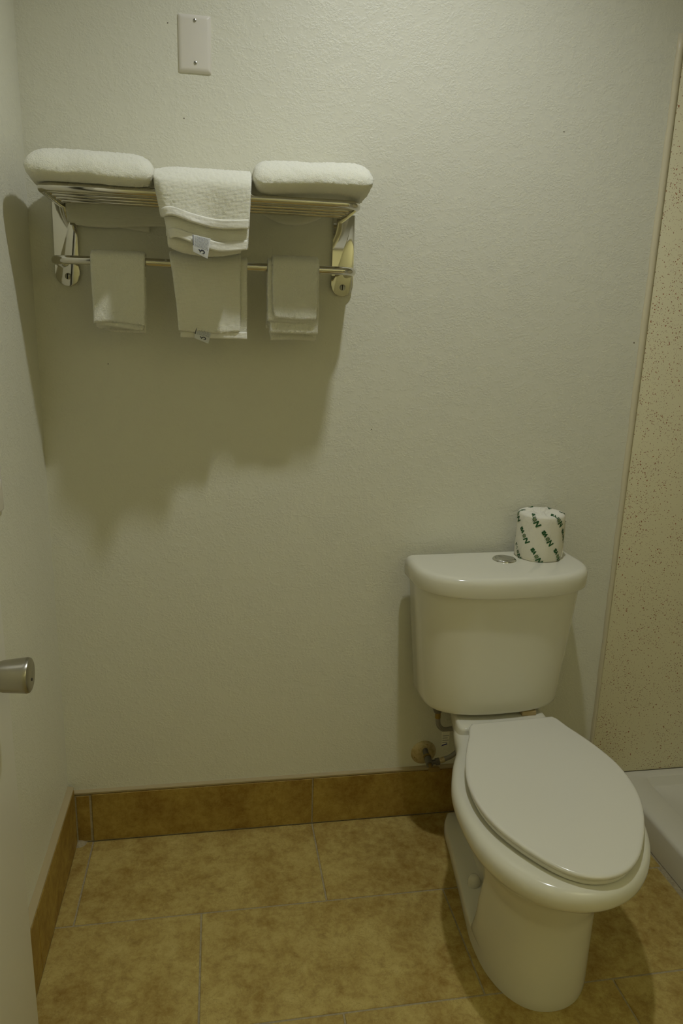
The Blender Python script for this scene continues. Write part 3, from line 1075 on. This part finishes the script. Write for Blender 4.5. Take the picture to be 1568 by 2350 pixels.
def sheet(name, P, nu, nv, thick, mat, parent, fuzz=0.0005, wave=0.0):
    """solid cloth from a centre surface P(u, v); edges are rounded"""
    U, V = np.meshgrid(np.linspace(0, 1, nu), np.linspace(0, 1, nv), indexing='ij')
    X = P(U, V)
    du = np.gradient(X, axis=0); dv = np.gradient(X, axis=1)
    N = np.cross(du, dv); N /= np.linalg.norm(N, axis=2, keepdims=True) + 1e-12
    lu = np.linalg.norm(du, axis=2).mean() * (nu - 1); lv = np.linalg.norm(dv, axis=2).mean() * (nv - 1)
    e = np.minimum(np.minimum(U, 1 - U) * lu, np.minimum(V, 1 - V) * lv)
    r = thick / 2
    q = np.clip(e / r, 0, 1)
    t = r * np.sqrt(np.clip(1 - (1 - q) ** 2, 0, 1)) + 0.0002
    if wave:
        X = X + N * smooth_noise(nu, nv, 5, 6, wave)[..., None]
    A = X + N * (t + rng.normal(size=t.shape) * fuzz)[..., None]
    B = X - N * (t + rng.normal(size=t.shape) * fuzz)[..., None]
    vs = np.vstack([A.reshape(-1, 3), B.reshape(-1, 3)])
    n = nu * nv
    fs = []
    for i in range(nu - 1):
        for j in range(nv - 1):
            a = i * nv + j
            fs.append((a, a + 1, a + nv + 1, a + nv))
            fs.append((n + a, n + a + nv, n + a + nv + 1, n + a + 1))
    bd = [i * nv for i in range(nu)] + [(nu - 1) * nv + j for j in range(1, nv)] + [i * nv + nv - 1 for i in range(nu - 2, -1, -1)] + [j for j in range(nv - 2, 0, -1)]
    for k in range(len(bd)):
        a, b = bd[k], bd[(k + 1) % len(bd)]
        fs.append((a, b, n + b, n + a))
    return from_py(name, vs, fs, mat, parent, True)


def path_fn(pts, per=10):
    C = catmull(pts, per)
    s = np.r_[0, np.cumsum(np.linalg.norm(np.diff(C, axis=0), axis=1))]
    s /= s[-1]
    return lambda v: np.stack([np.interp(v, s, C[:, k]) for k in range(C.shape[1])], -1)


# ---- bath towels folded on the shelf
def bundle(name, parent, x0, x1, yf, yb, z0, z1, droop, seed):
    nx, nt = 74, 72
    rings = []
    lowx = smooth_noise(nx, nt, 6, 8, 1.0)
    for i in range(nx):
        t = i / (nx - 1)
        x = x0 + (x1 - x0) * t
        e = abs(2 * t - 1)
        s = max(0.02, (1 - e ** 10)) ** (1 / 2.6)
        cy, cz = (yf + yb) / 2, (z0 + z1) / 2 + droop(t)
        hy, hz = (yb - yf) / 2, (z1 - z0) / 2
        ring = []
        for j in range(nt):
            a = 2 * math.pi * j / nt
            c, sn = math.cos(a), math.sin(a)
            n = 2.6
            yy = math.copysign(abs(c) ** (2 / n), c); zz = math.copysign(abs(sn) ** (2 / n), sn)
            if c < 0:           # front fold: fullest below the middle
                tt = (zz + 0.42) / (1.42 if zz > -0.42 else 0.58)
                yy = -max(0.0, 1 - tt * tt) ** 0.5
            k = 0.004 * lowx[i, j] * 0.35 + rng.normal() * 0.0007
            yv = cy + hy * (1 - 0.25 * (1 - s)) * yy + k * c
            zv = cz + hz * s * zz + k * sn
            if yv > -0.2135:        # rests on the shelf bars, the fold hangs a little in front of them
                zv = max(zv, 1.6918)
            ring.append((x + rng.normal() * 0.0004, yv, zv))
        rings.append(ring)
    vs, fs = loft(rings)
    return from_py(name, vs, fs, M['towel'], parent, True)


bt = tag(empty('bath_towel', (0.18, -0.10, 1.69)), 'thick white bath towel folded on the left end of the rack shelf', 'towel', 'white towels on the rack')
bundle('folded_towel', bt, 0.0560, 0.3025, -0.2400, -0.012, 1.6800, 1.7625, lambda t: 0.004 * math.sin(3.1 * t) - 0.004 * t, 1)


def flapL(U, V):
    x = 0.090 + 0.225 * U + 0.004 * np.sin(3 * V)
    z = 1.705 - (0.070 + 0.004 * np.sin(5 * U)) * V + 0.004 * (U < 0.08) * V
    x = np.where(V > 0.6, x + (1 - U) * 0.014 * (V - 0.6), x)
    return np.stack([x, -0.0145 + 0.002 * np.sin(6 * U) + 0 * V, z], -1)


sheet('back_flap', flapL, 60, 22, 0.010, M['flat'], bt, 0.0004)


def flapL2(U, V):
    x = 0.175 + 0.100 * U + 0 * V
    z = 1.660 - (0.022 + 0.012 * U) * V
    return np.stack([x, -0.0035 + 0 * V + 0 * U, z], -1)


sheet('inner_flap', flapL2, 26, 12, 0.006, M['flat'], bt, 0.0003)

bt2 = tag(empty('bath_towel', (0.63, -0.10, 1.69)), 'thick white bath towel folded on the right end of the rack shelf', 'towel', 'white towels on the rack')
bundle('folded_towel', bt2, 0.5040, 0.7560, -0.2400, -0.012, 1.6850, 1.7660, lambda t: 0.004 * math.sin(2.2 * t) + 0.005 * t, 2)


def flapR(U, V):
    x = 0.515 + 0.185 * U + 0 * V
    z = 1.705 - (0.010 + 0.037 * np.sin(math.pi * np.clip(U * 1.02, 0, 1)) ** 0.8) * V
    return np.stack([x, -0.0140 + 0.0015 * np.sin(7 * U) + 0 * V, z], -1)


sheet('back_flap', flapR, 60, 18, 0.010, M['flat'], bt2, 0.0004)

# ---- hand towel draped over the front of the shelf
ht = tag(empty('hand_towel', (0.40, -0.20, 1.69)), 'white hand towel with hem bands and care tag draped over the shelf front', 'towel', 'white towels on the rack')


def tag_strip(parent, corners, y0, bulge):
    """care tag: a thin curved quad with rows of tiny print; corners (x,z): tl, tr, br, bl"""
    tlc, trc, brc, blc = [np.array(c) for c in corners]

    def pos(u, v, off=0.0):
        p = (tlc * (1 - u) + trc * u) * (1 - v) + (blc * (1 - u) + brc * u) * v
        return (p[0], y0 - bulge * math.sin(v * 2.2) - off, p[1])
    n = 8
    vs, fs = [], []
    for i in range(n + 1):
        for u in (0, 1):
            vs.append(pos(u, i / n)); vs.append(pos(u, i / n, 0.0006))
    for i in range(n):
        k = 4 * i
        fs += [(k, k + 2, k + 6, k + 4), (k + 1, k + 5, k + 7, k + 3), (k, k + 4, k + 5, k + 1), (k + 2, k + 3, k + 7, k + 6)]
    fs += [(0, 1, 3, 2), (4 * n, 4 * n + 2, 4 * n + 3, 4 * n + 1)]
    o = from_py('care_tag', vs, fs, M['tag'], parent, False)
    o['label'] = 'white care tag with small dark print'
    # rows of tiny words
    vs, fs = [], []
    random.seed(3)
    for rw in range(9):
        v = 0.07 + rw * 0.066
        u = 0.10
        while u < 0.90:
            wlen = random.uniform(0.05, 0.16)
            u2 = min(0.93, u + wlen)
            k = len(vs)
            vs += [pos(u, v, 0.0011), pos(u2, v, 0.0011), pos(u2, v + 0.020, 0.0011), pos(u, v + 0.020, 0.0011)]
            fs.append((k, k + 1, k + 2, k + 3))
            u = u2 + 0.025
    from_py('tag_text', vs, fs, M['greyink'], o, False)
    # black emblem: a swirl with a foot
    vs, fs = [], []
    for i in range(15):
        a = math.radians(200 - 300 * i / 14)
        for rr in (0.055, 0.085 + 0.02 * math.sin(i * 0.25)):
            vs.append(pos(0.62 + rr * math.cos(a) * 1.6, 0.79 - rr * math.sin(a) * 1.1, 0.0011))
    for i in range(14):
        fs.append((2 * i, 2 * i + 1, 2 * i + 3, 2 * i + 2))
    k = len(vs)
    vs += [pos(.34, .76, .0011), pos(.40, .70, .0011), pos(.50, .80, .0011), pos(.44, .80, .0011), pos(.47, .90, .0011)]
    fs += [(k, k + 1, k + 3), (k + 1, k + 2, k + 3), (k + 2, k + 4, k + 3)]
    from_py('tag_emblem', vs, fs, M['ink'], o, False)
    # black edge stitch
    vs = [pos(0.0, 0.02, 0.0011), pos(0.045, 0.02, 0.0011), pos(0.045, 0.62, 0.0011), pos(0.0, 0.62, 0.0011)]
    from_py('tag_edge', vs, [(0, 1, 2, 3)], M['ink'], o, False)
    return o


# shared drape profile (y, z): over the top, round the front bar, straight down to z = 1.56
def drape(off, zend, top=1.7385):
    return path_fn([(-0.010, top - off - 0.004), (-0.100, top - off + 0.0005), (-0.160, top - off - 0.001), (-0.195, top - off - 0.010), (-0.2195 + off * .8, top - 0.030), (-0.2265 + off, 1.690),
                    (-0.2285 + off, 1.655), (-0.2300 + off, 1.620), (-0.2310 + off, zend)], 12)


def lerp_left(z):
    return np.interp(z, [1.56, 1.575, 1.61, 1.644, 1.69, 1.715, 1.75], [0.332, 0.328, 0.3205, 0.3140, 0.3050, 0.3020, 0.3035])


def lerp_right(z):
    return np.interp(z, [1.56, 1.58, 1.64, 1.72, 1.75], [0.4905, 0.4925, 0.4960, 0.5005, 0.5005])


def drape_sheet(name, off, zend, vend_fn, insl, insr, thick, mat, nu=84, nv=90, fuzz=0.0005, front=0.0):
    pf = drape(off, zend)

    def P(U, V):
        VV = V * vend_fn(U)
        yz = pf(VV)
        y, z = yz[..., 0], yz[..., 1]
        l = lerp_left(z) + insl; r_ = lerp_right(z) - insr
        x = l + (r_ - l) * U
        low = np.clip((1.71 - z) / 0.12, 0, 1)
        # left edge curls back, middle bellies forward
        y = y + 0.012 * np.exp(-(U / 0.05) ** 2) * np.clip((1.73 - z) / 0.04, 0, 1) - front * low * np.exp(-((U - 0.30) / 0.22) ** 2) + front * 0.8 * low * np.exp(-((U - 0.62) / 0.2) ** 2)
        zz = z + 0.006 * np.exp(-(U / 0.12) ** 2) * np.clip((z - 1.70) / 0.03, 0, 1) * -1.0
        return np.stack([x, y, zz], -1)
    return sheet(name, P, nu, nv, thick, mat, ht, fuzz), P


# outer layer ends at z ~1.62, next layer ~1.58
_ec = catmull([(0, .834), (.14, .823), (.36, .857), (.65, .8785), (1, .8727)], 12)
endA = lambda U: np.interp(U, _ec[:, 0], _ec[:, 1])
oA, PA = drape_sheet('outer_layer', 0.0, 1.575, endA, 0.0, 0.0, 0.0075, M['flat'], front=0.012)
_ed = catmull([(0, .908), (.12, .9005), (.34, .935), (.63, .966), (1, .950)], 12)
endB = lambda U: np.interp(U, _ed[:, 0], _ed[:, 1])
oB, PB = drape_sheet('inner_layer', 0.011, 1.562, endB, 0.006, 0.0, 0.0075, M['flat'], front=0.008)


def hem(P, endf, name, v0, v1, lift, u0=0.02, u1=0.985):
    def Q(U, V):
        UU = u0 + (u1 - u0) * U
        e = endf(UU)
        VV = (v0 + (v1 - v0) * V)
        X = P(UU, VV / 1.0)
        return X + np.stack([0 * U, -lift + 0 * U, 0 * U], -1)
    return sheet(name, Q, 90, 10, 0.0035, M['hem'], ht, 0.0001, 0.0004)


hem(PA, endA, 'hem_band', 0.945, 1.005, 0.0045)
hem(PB, endB, 'hem_band', 0.945, 1.004, 0.0050)


# rolled fold showing under the inner layer
def roll_fn(U, V):
    a = -0.4 + V * 4.4
    x = 0.327 + 0.152 * U + 0 * V
    zc = 1.600 - 0.012 * np.sin(np.pi * np.clip(U * 0.95, 0, 1)) + 0.004 * np.exp(-(U / .1) ** 2)
    y = -0.193 + 0.016 * np.cos(a) * (1 - 0.35 * U)
    z = zc - 0.020 * np.sin(a)
    return np.stack([x, y, z], -1)


sheet('back_fold', roll_fn, 60, 36, 0.007, M['flat'], ht, 0.0004)


def back_fn(U, V):
    yz = path_fn([(-0.185, 1.700), (-0.198, 1.685), (-0.1990, 1.64), (-0.1985, 1.600)], 8)(V)
    x = 0.325 + 0.155 * U
    return np.stack([x + 0 * V, -0.006 + yz[..., 0] * 1.0 - 0.006, yz[..., 1]], -1)


sheet('back_layer', back_fn, 40, 26, 0.006, M['flat'], ht, 0.0004)
tag_strip(ht, [(0.3795, 1.6020), (0.4160, 1.5960), (0.4090, 1.5560), (0.3800, 1.5690)], -0.2365, 0.003)


# ---- cloths hanging on the bar
def hang(name, parent, xl_fn, xr_fn, zf, zb, rr, thick=0.0075, nu=56, nv=96, wob=0.0012, mat='towel', fuzz=0.0006):
    """strip from the front bottom over the bar to the back bottom; zf, zb may depend on U"""
    def P(U, V):
        zft = zf(U); zbt = zb(U)
        Lf = BZ - zft; Lb = BZ - zbt; La = math.pi * rr
        s = V * (Lf + La + Lb)
        a = np.clip((s - Lf) / rr, 0, math.pi)
        y = BY - rr * np.cos(a)
        z = np.where(s < Lf, zft + s, np.where(s > Lf + La, BZ - (s - Lf - La), BZ + rr * np.sin(a)))
        d = np.clip((BZ - z) / 0.15, 0, 1)
        sgn = np.where(s < Lf + La / 2, -1.0, 1.0)
        y = y + sgn * d * (0.0015 + wob * np.sin(9 * U + 2 * d)) - d * 0.0045
        l = xl_fn(z); r_ = xr_fn(z)
        x = l + (r_ - l) * U + wob * 0.6 * np.sin(40 * z)
        return np.stack([x, y, z], -1)
    return sheet(name, P, nu, nv, thick, M[mat], parent, fuzz)


cst = lambda c: (lambda z: c + 0 * z)
wc = tag(empty('washcloth', (0.214, BY, BZ)), 'white washcloth hanging at the left end of the towel bar', 'washcloth', 'white cloths on the towel bar')
hang('cloth', wc, lambda z: np.interp(z, [1.40, 1.57], [0.159, 0.1585]), lambda z: np.interp(z, [1.40, 1.57], [0.2685, 0.2740]),
     lambda U: 1.4200 + 0.003 * np.sin(4 * U), lambda U: 1.4010 + 0.010 * np.exp(-(U / 0.2) ** 2), 0.0178)
hang('inner_layer', wc, lambda z: np.interp(z, [1.40, 1.57], [0.164, 0.163]), lambda z: np.interp(z, [1.40, 1.57], [0.2640, 0.2690]),
     lambda U: 1.4120 + 0.004 * np.cos(3 * U), lambda U: 1.4080 + 0 * U, 0.0128, 0.006)

ht2 = tag(empty('hand_towel', (0.41, BY, BZ)), 'white hand towel with care tag hanging in the middle of the towel bar', 'towel', 'white cloths on the towel bar')
hang('outer_layer', ht2, lambda z: np.interp(z, [1.40, 1.47, 1.53, 1.575], [0.343, 0.337, 0.332, 0.324]), lambda z: np.interp(z, [1.40, 1.57], [0.478, 0.481]),
     lambda U: 1.4100 - 0.005 * np.sin(3.1 * U) , lambda U: 1.405 + 0 * U, 0.0225, 0.0075, 70, 100, mat='flat')
hang('inner_layer', ht2, lambda z: np.interp(z, [1.40, 1.47, 1.53, 1.575], [0.346, 0.340, 0.335, 0.328]), lambda z: np.interp(z, [1.40, 1.57], [0.4935, 0.4960]),
     lambda U: 1.3950 + 0 * U, lambda U: 1.396 + 0 * U, 0.0155, 0.0065, 70, 100, mat='flat')


def hem2(U, V):
    x = 0.388 + 0.106 * U + 0 * V
    z = 1.4105 - 0.0160 * V + 0 * U
    return np.stack([x, BY - 0.0265 + 0.0012 * np.sin(20 * U) + 0 * V, z], -1)


sheet('hem_band', hem2, 60, 10, 0.003, M['hem'], ht2, 0.0001, 0.0003)
tag_strip(ht2, [(0.3810, 1.4195), (0.4170, 1.4180), (0.4070, 1.3830), (0.3760, 1.3940)], BY - 0.0285, 0.002)

wc2 = tag(empty('washcloth', (0.60, BY, BZ)), 'white washcloth hanging at the right end of the towel bar', 'washcloth', 'white cloths on the towel bar')
hang('outer_layer', wc2, lambda z: np.interp(z, [1.44, 1.448, 1.46, 1.475, 1.57], [0.562, 0.5545, 0.5515, 0.5505, 0.5505]), lambda z: np.interp(z, [1.40, 1.57], [0.6490, 0.6560]),
     lambda U: 1.4440 - 0.003 * np.sin(3.3 * U) - 0.002 * U, lambda U: 1.43 + 0 * U, 0.0245, 0.007)
hang('middle_layer', wc2, lambda z: np.interp(z, [1.43, 1.57], [0.5385, 0.5410]), lambda z: np.interp(z, [1.40, 1.57], [0.6500, 0.6540]),
     lambda U: 1.4370 - 0.003 * np.sin(3.1 * U), lambda U: 1.42 + 0 * U, 0.0182, 0.006)
hang('back_layer', wc2, lambda z: np.interp(z, [1.40, 1.415, 1.57], [0.5500, 0.5455, 0.545]), lambda z: np.interp(z, [1.40, 1.57], [0.6575, 0.6590]),
     lambda U: 1.4100 + 0 * U, lambda U: 1.3930 + 0.003 * np.sin(3 * U), 0.0128, 0.006)
